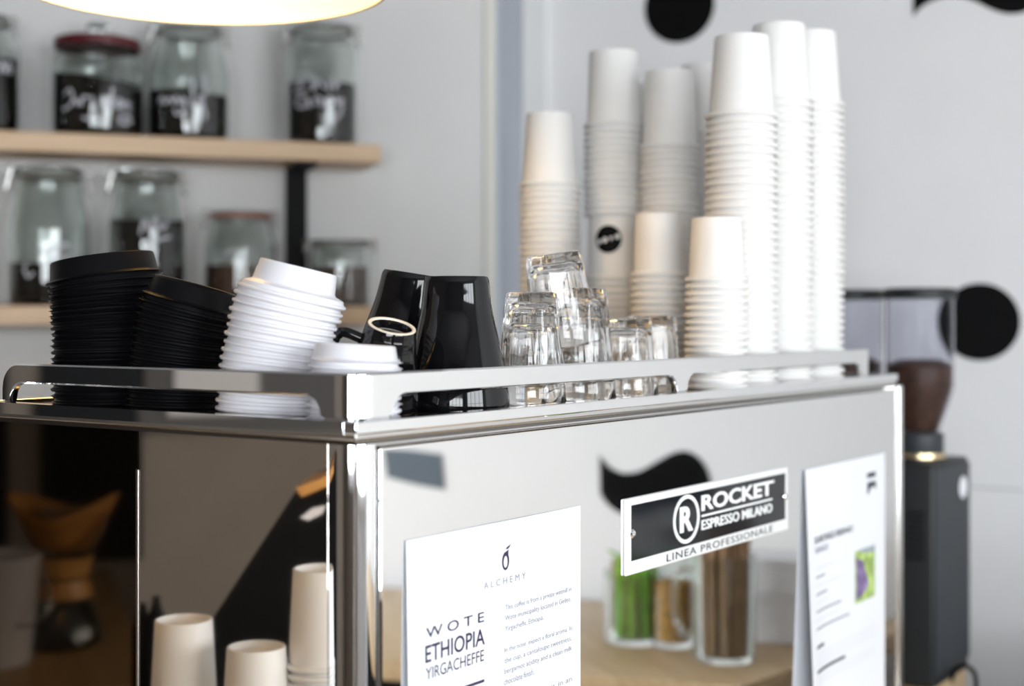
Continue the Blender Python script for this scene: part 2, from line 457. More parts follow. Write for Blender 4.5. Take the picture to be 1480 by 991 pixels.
def jar(px, wtop, Rpx, Hpx, fill, label, lid='glass', ring=M_GREYG, strokes=(), off=.085, neck=.72, shoulder=.72, content=M_COFFEE, slope=.0, clip=True):
    p = on_wall(px, off); k = p.y / F
    R = Rpx * k; H = Hpx * k
    root = empty('storage_jar', (p.x, p.y, EYE + wtop + .0005), 0, label, 'jar', 'jars on the oak shelves')
    g = .003
    prof = [(0, 0), (R * .86, 0), (R * .97, .006), (R, .018)] 
    prof += [(R, H * shoulder * .9), (R * .985, H * shoulder), (R * (neck * .4 + .58), H * (shoulder * .5 + .42)), (R * neck, H * .90), (R * neck, H * .925)]
    inn = [(max(r - g, 0), z) for r, z in prof[::-1]]
    inn = [(r, max(z, .005)) for r, z in inn]
    link('glass_body', lathe('jar_glass', prof + inn, 36), M_JARG, root)
    h = H * fill; ri = R - g - .0006
    cp = [(0, .0056), (ri * .86, .0056), (ri * .97, .010), (ri, .020), (ri, h), (0, h)]
    bm = lathe_bm(cp, 30)
    for v in bm.verts:
        if v.co.z > h - 1e-5: v.co.z += slope * v.co.x / R * h + random.uniform(-.001, .001)
    link('contents', finish(bm, 'contents', 40), content, root)
    rn = R * neck
    if lid == 'glass':
        link('gasket', lathe('gasket', [(rn * .9, H * .925), (rn * 1.05, H * .925), (rn * 1.07, H * .935), (rn * 1.05, H * .945), (rn * .9, H * .945)], 30), ring, root)
        link('lid', lathe('jar_lid', [(0, H * .947), (rn * 1.06, H * .947), (rn * 1.08, H * .96), (rn * 1.06, H * .985), (rn * .8, H), (0, H)], 30), M_JARG, root)
    else:
        lm = lid
        l = link('lid', lathe('jar_lid', [(0, H * .93), (rn * 1.05, H * .93), (rn * 1.09, H * .90), (rn * 1.11, H * .90), (rn * 1.11, H * .985), (rn * 1.05, H), (0, H)], 30), lm, root)
        link('knob', lathe('knob', [(0, H), (R * .18, H), (R * .16, H * 1.06), (R * .26, H * 1.12), (R * .22, H * 1.17), (0, H * 1.18)], 20), M_JARG, l)
    fac = math.atan2(-p.y, -p.x)
    if clip and lid == 'glass':
        for s in (-1, 1):
            a = fac + s * 1.45
            c, sn = math.cos(a), math.sin(a)
            pts = [(c * rn * f_, sn * rn * f_, H * z_) for f_, z_ in [(1.04, .90), (1.25, .93), (1.30, .97), (1.12, 1.0), (1.22, .9), (1.28, .82), (1.10, .86)]]
            tube('clip', spline(pts, 4), .0016, M_WIRE, root, 6)
        tube('neck_wire', [(rn * 1.03 * math.cos(t * math.pi / 12), rn * 1.03 * math.sin(t * math.pi / 12), H * .90) for t in range(24)], .0013, M_WIRE, root, 6, True)
    if strokes:
        ribbon('handwriting', R, [[(x * k, z * k) for x, z in st] for st in strokes], 3.6 * k, M_MARKER, root, fac)
    return root
# handwriting strokes in photo pixels relative to the jar's axis and base
dir_ = [[(-48, 55), (-40, 62), (-34, 50), (-40, 38), (-52, 34)], [(-33, 48), (-28, 40), (-24, 46)], [(-22, 38), (-20, 50), (-12, 50)], [(-8, 52), (-6, 30), (-12, 20), (-20, 22)], [(4, 46), (10, 52), (14, 42), (8, 36), (3, 44)], [(20, 66), (20, 38)], [(26, 46), (32, 50), (34, 40), (28, 38), (27, 46)], [(38, 38), (40, 47), (46, 44), (47, 36)], [(28, 22), (38, 16), (48, 20), (44, 28), (32, 26)]]
yirg = [[(-46, 50), (-40, 58), (-34, 48), (-28, 56), (-22, 48), (-18, 58), (-12, 46), (-8, 58)], [(-6, 56), (-6, 38), (-16, 32), (-20, 40)], [(6, 84), (4, 44)], [(12, 50), (18, 60), (20, 44), (24, 34), (22, 26)], [(20, 90), (24, 60)]]
ethi = [[(-20, 100), (-36, 96), (-36, 86), (-22, 90), (-38, 78), (-34, 72), (-20, 76)], [(-12, 96), (-12, 74), (-4, 88), (4, 76)], [(10, 92), (10, 74)], [(18, 90), (18, 78), (26, 90)], [(-26, 66), (-36, 64), (-36, 52), (-22, 52), (-22, 66), (-16, 50)], [(-10, 52), (-8, 64), (-2, 62), (0, 50)], [(14, 64), (6, 62), (6, 52), (14, 52)], [(20, 66), (24, 56), (30, 64), (28, 44), (10, 26), (0, 22)]]
scrib = [[(-30, 62), (-34, 50), (-28, 40), (-20, 46)], [(-14, 66), (-8, 80), (0, 70), (6, 84), (14, 74), (22, 88), (30, 80)], [(-4, 60), (14, 66), (34, 70)]]
jar(-32, S1T, 58, 172, .62, 'tall clip-top jar of dark beans cut by the left edge of the photo', strokes=[[(30, 82), (34, 100), (40, 84), (46, 100), (50, 84)]])
jar(141, S1T, 64, 142, .58, 'squat jar with dark red lid and glass knob on the upper shelf', lid=M_RED, neck=.86, shoulder=.80, strokes=dir_, slope=-.10)
jar(273, S1T, 57, 168, .40, 'rounded clip-top jar half full on upper shelf under the lamp rim', neck=.78, shoulder=.60, strokes=yirg, slope=-.06)
jar(465, S1T, 52, 176, .50, 'straight clip-top jar with big handwriting at the end of the upper shelf', neck=.82, shoulder=.80, strokes=ethi)
jar(70, S2T, 58, 200, .30, 'large clip-top jar with low dark contents on the lower shelf', neck=.78, shoulder=.60, strokes=scrib)
jar(213, S2T, 54, 196, .62, 'large clip-top jar with dark beans above the leaning black lids', neck=.80, shoulder=.62, strokes=[[(-10, 100), (-4, 120), (4, 104), (10, 122), (20, 108), (28, 120)], [(4, 90), (20, 94), (34, 98)]])
jar(347, S2T, 51, 138, .42, 'medium jar with orange-red ring under the lid on the lower shelf', ring=M_ORANGE, neck=.82, shoulder=.66, content=M_COFFEE2, strokes=[[(-24, 66), (-10, 78), (0, 62), (14, 76)]])
jar(492, S2T, 43, 96, .58, 'small jar of brown beans on lower shelf right of the upright', neck=.94, shoulder=.80, content=M_COFFEE2)
# orange ring is a wide band on the medium jar
# ================================================================== COUNTERS
Zc = EYE - .55
bar = prism('bar_counter', [UV(-.85, -.28), UV(1.12, -.28), UV(1.16, .05), UV(1.494, .05), UV(1.494, .70), UV(-.85, .70)], Zc - .04, Zc, M_BAMBOO, None, .002)
tag(bar, 'long oak bar counter under the espresso machine and grinders', 'counter')
fr = prism('counter_base', [UV(-.80, -.22), UV(1.08, -.22), UV(1.12, .06), UV(1.48, .06), UV(1.48, .64), UV(-.80, .64)], .0005, Zc - .0405, M_TAUPE, bar)
R2 = Vector((.824, 1.785)); bk = Vector((.46, .888))
fe = R2 + MD * 1.75
sc = prism('side_counter', [R2, fe, fe + -MN * .56, R2 + -MN * .02 + bk * .60], Zc - .035, Zc, M_BAMBOO, None, .002)
tag(sc, 'oak side counter with jars, reflected in the machine back panel', 'counter')
prism('counter_base', [R2 + MD * .10 - MN * .06, fe - MN * .06, fe - MN * .54, R2 + MD * .30 - MN * .50], .0005, Zc - .0355, M_BLACK, sc)
lc = prism('left_counter', [(-2.39, 1.0), (-1.35, 1.0), (-1.35, 2.2), (-2.39, 2.1)], Zc - .035, Zc, M_DARKWOOD, None, .002)
lc.name = 'rear_counter'
tag(lc, 'brown wooden counter under the pour-over carafe, reflected in the side', 'counter')
prism('counter_base', [(-2.38, 1.05), (-1.42, 1.05), (-1.42, 2.1), (-2.38, 2.05)], .0005, Zc - .0355, M_BLACK, lc)

# ================================================================== ESPRESSO MACHINE
mach = empty('espresso_machine', (C0.x, C0.y, EYE), RZ, 'polished chrome espresso machine with cup rail, badge and papers', 'espresso machine')
ML_, MD_ = 1.06, .52
WT = -.0708; WF = -.0752; WBT = -.0846; WPT = -.0905
box('body', .005, 1.055, .005, MD_, -.515, WBT - .0035, M_BRUSH, mach)
for fx in (.08, .98):
    for fy in (.08, .44):
        link('foot', lathe('foot', [(0, -.5495), (.022, -.5495), (.026, -.545), (.024, -.516), (0, -.516)], 20), M_GBLACK, mach).location = (fx, fy, 0)
# corner column
pr = []
rc = .018
pr.append((.0215, 0.))
for i in range(13):
    a = -math.pi / 2 - i / 12 * math.pi / 2
    pr.append((rc + rc * math.cos(a), rc + rc * math.sin(a)))
pr += [(0, .0245), (.0215, .0245)]
o = prism('corner_column', pr, -.5149, WBT - .0008, M_CHROME, mach)
# back panel with a raised edge
bm = add_box(bmesh.new(), .0235, 1.043, -.003, .0045, -.514, WPT, .0022)
link('back_panel', finish(bm, 'back_panel', 14), M_STEEL, mach)
box('end_strip', 1.0445, 1.060, -.006, .02, -.5145, WPT + .004, M_BRUSH, mach, .002)
bm = add_box(bmesh.new(), -.0002, .0045, .0250, .2235, -.514, WBT - .003, .0003)
link('side_panel', finish(bm, 'side_panel', 14), M_STEELW, mach)
box('side_panel_edge', -.0008, .0045, .2245, .2275, -.514, -.118, mat('dull_edge_steel', (.38, .34, .31), .3, 1.), mach, .0005)
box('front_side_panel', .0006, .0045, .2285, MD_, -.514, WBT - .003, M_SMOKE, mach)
# tray: slab with a grooved edge band and a raised lip
bm = add_box(bmesh.new(), -.007, 1.030, -.007, .430, WBT, WF, .0018)
link('cup_tray', finish(bm, 'cup_tray', 14), M_BRUSH, mach)
def ring_box(name, o0, o1, z0, z1, m):
    bm = bmesh.new()
    X0, X1, Y0, Y1 = -.009, 1.032, -.009, .432
    w = o1
    add_box(bm, X0, X1, Y0, Y0 + w, z0, z1, .0012); add_box(bm, X0, X1, Y1 - w, Y1, z0, z1, .0012)
    add_box(bm, X0, X0 + w, Y0 + w, Y1 - w, z0, z1); add_box(bm, X1 - w, X1, Y0 + w, Y1 - w, z0, z1)
    return link(name, finish(bm, name, 14), m, mach)
ring_box('tray_lip', 0, .012, WBT + .0045, WT, M_CHROME)
box('tray_groove', -.0035, 1.027, -.0035, .426, WBT - .003, WBT + .004, M_DARKTRAY, mach)
box('tray_mat', .010, 1.015, .010, .415, WF, WF + .0006, M_DARKTRAY, mach)

# cup rail: one bent bar, swept along the two visible sides
def rail():
    RT, RB, PB = -.0382, -.0548, WT + .0002
    Lv, Lu, rcn, th = .400, .952, .019, .0075
    path = []   # (s, x, y, nx, ny)
    s = 0.
    def add(x, y, nx, ny):
        nonlocal s
        if path: s += math.hypot(x - path[-1][1], y - path[-1][2])
        path.append((s, x, y, nx, ny))
    def line(n, fx):
        for i in range(n): fx(i / (n - 1))
    vs = [Lv - i * .0012 for i in range(22)] 
    v = Lv - .0264
    while v > .075: vs.append(v); v -= .012
    v = .075
    while v > rcn: vs.append(v); v -= .0013
    for v in vs: add(0, v, -1, 0)
    for i in range(13):
        a = math.pi + i / 12 * math.pi / 2
        add(rcn + rcn * math.cos(a), rcn + rcn * math.sin(a), math.cos(a), math.sin(a))
    us = []
    u = rcn + .001
    def seg(a, b, st):
        nonlocal us
        x = a
        while x < b - 1e-6: us.append(x); x += st
    seg(u, .075, .0013); seg(.075, .430, .012); seg(.430, .512, .0013); seg(.512, .895, .012); seg(.895, Lu, .0013); us.append(Lu)
    for u in us: add(u, 0, 0, -1)
    # s of the marks
    s0 = path[0][0]; sc_ = Lv - rcn + rcn * math.pi / 4           # corner middle
    su = lambda u: Lv - rcn + rcn * math.pi / 2 + (u - rcn)
    posts = [(0, .010), (sc_ - .028, sc_ + .036), (su(.462), su(.482)), (su(.929), su(Lu))]
    rf = .016
    def bottom(t):
        best = RB
        for a, b in posts:
            if a - 1e-9 <= t <= b + 1e-9: return PB
            d = a - t if t < a else t - b
            if d < rf:
                best = min(best, PB + math.sqrt(max(rf * rf - (rf - d) ** 2, 0)) * (RB - PB) / rf)
        return best
    def top(t):
        r = .020
        if t < r: return RT - r + math.sqrt(max(r * r - (r - t) ** 2, 0)) * 1.0
        return RT
    bm = bmesh.new(); rings = []
    c = .0014
    for (t, x, y, nx, ny) in path:
        zt, zb = top(t), bottom(t)
        prof = [(0, zt - c), (0, zb + c), (c, zb), (th - c, zb), (th, zb + c), (th, zt - c), (th - c, zt), (c, zt)]
        rings.append([bm.verts.new((x - nx * d, y - ny * d, z)) for d, z in prof])
    for A, B in zip(rings, rings[1:]):
        for k in range(8):
            bm.faces.new((A[k], A[(k + 1) % 8], B[(k + 1) % 8], B[k]))
    bm.faces.new(rings[0]); bm.faces.new(rings[-1][::-1])
    return finish(bm, 'cup_rail', 30)
link('cup_rail', rail(), M_CHROME, mach)

# ---- badge
badge = empty('badge'); badge.parent = mach
BU0, BU1, BZ0, BZ1 = .3560, .7020, -.2306, -.1620
bm = add_box(bmesh.new(), BU0, BU1, -.0060, -.0032, BZ0, BZ1, .0013)
pl = link('badge_plate', finish(bm, 'badge_plate', 14), M_BADGE, mach); bpy.data.objects.remove(badge); badge = pl
badge['label'] = 'silver rimmed black badge with raised white lettering'
link('enamel_field', finish(add_box(bmesh.new(), .3650, .6935, -.0064, -.0055, -.2180, -.1680, .0), 'enamel', 20), M_ENAMEL, badge)
M_LET = mat('badge_white', (.88, .90, .90), .35)
def bt(s, u0, u1, z0, z1, m, bold=.0, y=-.0064, ext=.0008, par=badge, sp=1.):
    return link('lettering', stand_up(text_mesh(s, u0, u1, z0, z1, ext, bold, sp), y), m, par)
bt('ROCKET', .4985, .6590, -.1880, -.1725, M_LET, .025)
bt('ESPRESSO MILANO', .4985, .6590, -.2065, -.1968, M_LET, .012)
box('rule', .4985, .6590, -.0072, -.0064, -.1935, -.1917, M_LET, badge)
bt('LINEA PROFESSIONALE', .4300, .6620, -.2278, -.2208, M_INKT, .0, -.0060, .0003, badge, 1.12)
bt('R', .4545, .4805, -.2040, -.1795, M_LET, .035)
bt('o', .6605, .6640, -.1760, -.1725, M_LET, .0)
bm = bmesh.new()
NS = 48
outer, inner = [], []
for i in range(NS):
    a = 2 * math.pi * i / NS
    for L_, rx, rz in ((outer, .0260, .0232), (inner, .0222, .0196)):
        L_.append((.4675 + rx * math.cos(a), -.1920 + rz * math.sin(a)))
def ring_solid(bm, A, B, y0, y1):
    va = [bm.verts.new((p[0], y0, p[1])) for p in A]; vb = [bm.verts.new((p[0], y0, p[1])) for p in B]
    wa = [bm.verts.new((p[0], y1, p[1])) for p in A]; wb = [bm.verts.new((p[0], y1, p[1])) for p in B]
    n = len(A)
    for i in range(n):
        j = (i + 1) % n
        bm.faces.new((va[i], va[j], vb[j], vb[i])); bm.faces.new((wa[i], wa[j], wb[j], wb[i]))
        bm.faces.new((va[i], va[j], wa[j], wa[i])); bm.faces.new((vb[i], vb[j], wb[j], wb[i]))
ring_solid(bm, outer, inner, -.0072, -.0064)
link('emblem_ring', finish(bm, 'emblem_ring', 30), M_LET, badge)
for su_ in (.3660, .6925):
    me = lathe('screw', [(0, -.0005), (.0042, 0), (.0042, .0010), (.0030, .0024), (.0014, .0026), (.0012, .0015), (0, .0015)], 18)
    sc_o = link('screw', me, M_CHROME, badge); sc_o.rotation_euler = (math.pi / 2, 0, 0); sc_o.location = (su_, -.0060, -.1935)

# ---- papers on the back panel
def sheet(name, u0, u1, zt, zb, label, curl, lay=-.0034):
    """paper with a little curl: children print shares the same bend"""
    root_m = Matrix.Translation((C0.x, C0.y, EYE)) @ Matrix.Rotation(RZ, 4, 'Z')
    def bend(x, z):
        k = (x - u0) / (u1 - u0); q = (zt - z) / (zt - zb)
        return lay - curl * (max(0, .35 - k) / .35) ** 2 * (.25 + 1.6 * q) - .0012 * math.sin(k * 3.1) * (1 - q)
    bm = bmesh.new(); nx, nz = 24, 14
    def grid(o):
        return [[bm.verts.new((u0 + (u1 - u0) * i / nx, bend(u0 + (u1 - u0) * i / nx, zt + (zb - zt) * j / nz) + o, zt + (zb - zt) * j / nz)) for i in range(nx + 1)] for j in range(nz + 1)]
    A = grid(0); B = grid(.00025)
    for G in (A, B):
        for j in range(nz):
            for i in range(nx): bm.faces.new((G[j][i], G[j][i + 1], G[j + 1][i + 1], G[j + 1][i]))
    edge = [(0, i) for i in range(nx + 1)] + [(j, nx) for j in range(1, nz + 1)] + [(nz, i) for i in range(nx - 1, -1, -1)] + [(j, 0) for j in range(nz - 1, 0, -1)]
    for k in range(len(edge)):
        a, b = edge[k], edge[(k + 1) % len(edge)]
        bm.faces.new((A[a[0]][a[1]], A[b[0]][b[1]], B[b[0]][b[1]], B[a[0]][a[1]]))
    o = link(name, finish(bm, name, 40), M_PAPER); o.matrix_world = root_m
    tag(o, label, 'paper')
    def put(me, m, nm='lettering'):
        for v in me.vertices: v.co = (v.co.x, bend(v.co.x, v.co.y) - .0003 - v.co.z, v.co.y)
        return link(nm, me, m, o)
    def rect(x0, x1, z0, z1, m, nm='print'):
        bm = bmesh.new(); n = 8
        t = [bm.verts.new((x0 + (x1 - x0) * i / n, z1, 0)) for i in range(n + 1)]; l = [bm.verts.new((x0 + (x1 - x0) * i / n, z0, 0)) for i in range(n + 1)]
        for i in range(n): bm.faces.new((t[i], t[i + 1], l[i + 1], l[i]))
        me = bpy.data.meshes.new(nm); bm.to_mesh(me); bm.free()
        return put(me, m, nm)
    return o, put, rect
P1u0, P1u1, P1t = .0500, .2842, -.1595
sheet1, put, rect = sheet('recipe_sheet', P1u0, P1u1, P1t, P1t - .33, 'white printed sheet headed WOTE ETHIOPIA on the back panel', .004)
def panel_uw(px, py):              # point of the back panel under a pixel
    r = (px - CX) / F
    u = (.1107 + r) * .98 / (.5775 - r * .8164)
    return u, (HY - py) / F * (.98 + .8164 * u)
def ptext(s, pl, pr, top, bot, m, bold=0., sp=1., put=None):
    """fit a line between its left and right end (pixel of baseline start/end, cap height from the left end)"""
    u0, z0 = panel_uw(*pl); u1, z1 = panel_uw(*pr)
    zb = (z0 + z1) / 2
    return put(text_mesh(s, u0, u1, zb, zb + top, 0, bold, sp), m)
def px1(x, y): return (560 + x / 3.657, 720 + y / 3.657)
ptext('WOTE', px1(175, 722), px1(486, 662), .0078, 0, M_INK, .006, 1.55, put)
ptext('ETHIOPIA', px1(170, 858), px1(490, 776), .0128, 0, M_INK, .012, 1.0, put)
ptext('YIRGACHEFFE', px1(172, 945), px1(486, 864), .0088, 0, M_INK, .0, 1.0, put)
u0, z0 = panel_uw(*px1(172, 1040)); u1, z1 = panel_uw(*px1(488, 950))
rect(u0, u1, z1 - .0022, z1, M_INK, 'rule')
ptext('ALCHEMY', px1(484, 473), px1(706, 425), .0052, 0, M_INKL, .0, 1.6, put)
for s_, l, r, h in [('This coffee is from a private wetmill in', (598, 590), (952, 500), .0098), ('Wote municipality located in Gedeo,', (597, 645), (950, 553), .0098), ('Yirgacheffe, Ethiopia.', (597, 702), (803, 650), .0098),
                    ('In the nose, expect a floral aroma. In', (594, 812), (955, 705), .0092), ('the cup, a cantaloupe sweetness,', (594, 868), (953, 762), .0098), ('bergamot acidity and a clean milk', (594, 926), (955, 812), .0098), ('chocolate finish.', (592, 982), (752, 928), .0092), ('is in an', (845, 998), (955, 966), .0075)]:
    ptext(s_, px1(*l), px1(*r), h * .54, 0, M_INKL, .0, 1.0, put)
# small bird-like ring logo
lu, lz = panel_uw(*px1(599, 328))
bm = bmesh.new(); A, B = [], []
for i in range(32):
    a = 2 * math.pi * i / 32
    A.append((lu + .0048 * math.cos(a), lz + .0072 * math.sin(a))); B.append((lu + .0027 * math.cos(a), lz - .0006 + .0046 * math.sin(a)))
va = [bm.verts.new((p[0], p[1], 0)) for p in A]; vb = [bm.verts.new((p[0], p[1], 0)) for p in B]
for i in range(32): bm.faces.new((va[i], va[(i + 1) % 32], vb[(i + 1) % 32], vb[i]))
for pts in ([(-.004, .0120), (.003, .0145), (.0075, .0165), (.0060, .0130), (.0065, .0085)], [(-.001, .0175), (.004, .0205), (.0125, .0235), (.0085, .0190), (.0045, .0170)]):
    bm.faces.new([bm.verts.new((lu + x * .6, lz + z * .54, 0)) for x, z in pts])
me = bpy.data.meshes.new('logo'); bm.to_mesh(me); bm.free()
put(me, M_INK, 'logo')

P2u0, P2u1, P2t = .7480, .9996, -.1695
sheet2, put, rect = sheet('information_sheet', P2u0, P2u1, P2t, P2t - .355, 'white printed sheet with small colour photo at the right of the panel', .009)
def px2(x, y): return (1150 + x / 4.115, 750 + y / 4.112)
ptext('ISLAND SINGLE ORIGIN NO 2', px2(82, 138), px2(320, 78), .0080, 0, M_INKT, .02, 1.0, put)
ptext('KIANGOI', px2(85, 200), px2(170, 182), .0072, 0, M_INKL, .02, 1.0, put)
def prect(pa, pb, m, nm): 
    ua, za = panel_uw(*pa); ub, zb = panel_uw(*pb)
    return rect(ua, ub, zb, za, m, nm)
ua, za = panel_uw(*px2(333, 190)); ub, zb = panel_uw(*px2(452, 452))
rect(ua, ub, zb, za, M_LIME, 'photo_print')
def tri(pts, m, nm, put=put):
    bm = bmesh.new(); bm.faces.new([bm.verts.new((x, z, -.0003 + .0006)) for x, z in pts])
    me = bpy.data.meshes.new(nm); bm.to_mesh(me); bm.free(); return put(me, m, nm)
w_, h_ = ub - ua, za - zb
tri([(ua + .05 * w_, za - .15 * h_), (ua + .35 * w_, za - .2 * h_), (ua + .7 * w_, zb + .3 * h_), (ua + .4 * w_, zb + .12 * h_), (ua + .05 * w_, zb + .05 * h_)], M_PURPLE, 'photo_print')
tri([(ua + .1 * w_, za), (ua + w_, za), (ua + w_, za - .14 * h_), (ua + .5 * w_, za - .10 * h_)], mat('grey_print', (.30, .34, .38), .7), 'photo_print')
for i, (xa, xb) in enumerate([(85, 210), (85, 150), (85, 250), (85, 165), (85, 170), (85, 250), (85, 235), (85, 300)]):
    y = 290 + i * 51
    u_a, z_a = panel_uw(*px2(xa, y)); u_b, _ = panel_uw(*px2(xb, y - 30))
    rect(u_a, u_b, z_a - .0022, z_a, M_INKL if i % 2 else mat('faint_ink', (.66, .66, .70), .7), 'text_line')
for (xa, xb, y) in [(85, 142, 752), (85, 275, 898)]:
    u_a, z_a = panel_uw(*px2(xa, y)); u_b, _ = panel_uw(*px2(xb, y - 20))
    rect(u_a, u_b, z_a - .0035, z_a, M_INKT, 'text_line')
for y in (800, 830, 860, 945, 975):
    u_a, z_a = panel_uw(*px2(85, y)); u_b, _ = panel_uw(*px2(460, y - 100))
    rect(u_a, u_b, z_a - .0016, z_a, mat('faint_ink'), 'text_line')
def px3(x, y): return (1225 + x / 14.16, 670 + y / 14.16)
u_a, z_a = panel_uw(*px3(330, 225)); u_b, z_b = panel_uw(*px3(510, 190))
rect(u_a, u_b, z_a - .004, z_a + .002, M_INKT, 'crest')
u_a, z_a = panel_uw(*px3(335, 380)); u_b, z_b = panel_uw(*px3(510, 500))
hh = .016
tri([(u_a, z_a), (u_b, z_a), (u_b, z_a - hh * .7), (u_b - (u_b - u_a) * .3, z_a - hh * .35), (u_a + (u_b - u_a) * .4, z_a - hh * .45), (u_a, z_a - hh)], M_INKT, 'crest')

# ================================================================== THINGS ON THE TRAY
ZT = EYE + WF + .0008
def ordinal(n):
    ones = ['', 'first', 'second', 'third', 'fourth', 'fifth', 'sixth', 'seventh', 'eighth', 'ninth', 'tenth', 'eleventh', 'twelfth', 'thirteenth', 'fourteenth', 'fifteenth', 'sixteenth', 'seventeenth', 'eighteenth', 'nineteenth']
    if n < 20: return ones[n]
    t = {2: 'twent', 3: 'thirt', 4: 'fort', 5: 'fift'}[n // 10]
    return t + 'ieth' if n % 10 == 0 else t + 'y-' + ones[n % 10]

def cup_mesh(R, r, H, n=36):
    rr = .0026
    prof = [(0, H - .007), (r - .0022, H - .007), (r - .0016, H), (r, H - .0004), (r + .0004, H - .002)]
    prof += [(R - rr * 2 + .0002, .0062)]
    for i in range(7):
        a = math.pi * .62 - i / 6 * math.pi * 1.5
        prof.append((R - rr + rr * math.cos(a), .0030 + .0028 * math.sin(a)))
    prof += [(R - rr * 2 - .0004, .0045), (r - .0005, H - .0085), (0, H - .0085)]
    return lathe('paper_cup', prof, n, 35)
CUPM = {}
def cups(px, Y, n, R, r, H, pitch, what, group, uv=None, gap_at=None, gap=0., topy=None, lean=(0, 0)):
    key = (R, r, H)
    if key not in CUPM: CUPM[key] = cup_mesh(R, r, H)
    me = CUPM[key]
    if not me.materials: me.materials.append(M_CUP)
    p = Vector(((px - CX) / F * Y, Y))
    z = ZT; objs = []
    if topy is not None:       # fit the pitch so that the top of the stack reaches its height
        ztop = EYE + (HY - topy) / F * Y
        pitch = (ztop - ZT - H - gap) / (n - 1)
    for i in range(n):
        o = link('paper_cup', me, None)
        j = random.uniform(-.0005, .0005)
        o.location = (p.x + j + lean[0] * (z - ZT), p.y + random.uniform(-.0005, .0005) + lean[1] * (z - ZT), z)
        o.rotation_euler = (random.uniform(-.004, .004), random.uniform(-.004, .004), random.uniform(0, 6.28))
        k = n - i
        tag(o, ('top cup' if k == 1 else ordinal(k) + ' cup from top') + ' of ' + what, 'cup', group)
        objs.append(o)
        z += pitch + (gap if gap_at == i else 0)
    return objs
BIG = (.0415, .0300, .092)
MED = (.0395, .0285, .092)
SML = (.0345, .0262, .070)
cups(795, 1.80, 31, .0395, .0290, .093, None, 'the leftmost tall paper cup stack', 'cups in the leftmost stack', topy=165)
bst = cups(887, 1.84, 29, .0395, .0315, .098, None, 'paper cup stack with the black sticker', 'cups in the stickered stack', topy=76, gap_at=14, gap=.074)
cups(968, 1.80, 36, .0395, .0305, .099, None, 'cup stack behind the shorter middle stack', 'cups in the middle rear stack', topy=104)
cups(1018, 1.95, 40, .0395, .0305, .099, None, 'rear stack glimpsed between two tall stacks', 'cups in the half hidden rear stack', topy=95)
cups(936, 1.955, 38, .0395, .0305, .099, None, 'rearmost stack showing as a sliver beside the stickered one', 'cups in the rearmost stack', topy=122)
cups(952, 1.665, 16, .0340, .0270, .074, None, 'short paper cup stack behind the right glass', 'cups in the short rear stack', topy=309)
cups(1036, 1.500, 16, .0340, .0256, .068, None, 'short paper cup stack by the rail post', 'cups in the short front stack', topy=315)
cups(1072, 1.590, 36, *BIG, None, 'front tall stack behind the short one', 'cups in the front tall stack', topy=54)
cups(1126, 1.668, 39, *BIG, None, 'tallest paper cup stack', 'cups in the tallest stack', topy=37)
cups(1171, 1.742, 40, *BIG, None, 'rightmost tall paper cup stack', 'cups in the rightmost stack', topy=48)

# round black sticker on one cup of the stickered stack (the cup under the gap)
host = bst[14]
def cone_patch(R, r, H, zc, rad, fac, pts, lift):
    out = []
    for x, z in pts:
        zz = zc + z; rr = R - .0050 + (r - R + .0054) * ((zz - .0062) / (H - .0082)) + lift
        a = fac + x / rr
        out.append((rr * math.cos(a), rr * math.sin(a), zz))
    return out
host.rotation_euler = (0, 0, 0)
hf = math.atan2(-host.location.y, -host.location.x) - .22
def patch_obj(name, pts2, m, par, lift, R=.0395, r=.0315, H=.098, zc=.052, fac=hf):
    bm = bmesh.new()
    cxm = sum(p[0] for p in pts2) / len(pts2); czm = sum(p[1] for p in pts2) / len(pts2)
    n2 = len(pts2); cen = bm.verts.new((cxm, czm, 0)); prev = None
    for q in range(1, 7):
        ring = [bm.verts.new((cxm + (p[0] - cxm) * q / 6, czm + (p[1] - czm) * q / 6, 0)) for p in pts2]
        for i in range(n2):
            j = (i + 1) % n2
            if prev is None: bm.faces.new((cen, ring[i], ring[j]))
            else: bm.faces.new((prev[i], prev[j], ring[j], ring[i]))
        prev = ring
    for v, co in zip(bm.verts, cone_patch(R, r, H, zc, 0, fac, [(v.co.x, v.co.y) for v in bm.verts], lift)): v.co = co
    return link(name, finish(bm, name, 60), m, par)
stk = patch_obj('sticker', [(.0178 * math.cos(t * math.pi / 18), .0178 * math.sin(t * math.pi / 18)) for t in range(36)], M_DECAL, host, .0008)
stk['label'] = 'round black sticker with a row of four white marks'
for i, (n_, sh) in enumerate([(4, .0), (8, .3), (3, -math.pi / 2), (6, .4)]):
    cx_ = -.0118 + i * .0080; cz_ = -.0032 + i * .0022
    patch_obj('printed_mark', [(cx_ + .0031 * math.cos(sh + t * 2 * math.pi / n_), cz_ + .0036 * math.sin(sh + t * 2 * math.pi / n_)) for t in range(n_)], M_CHALK, stk, .0013)

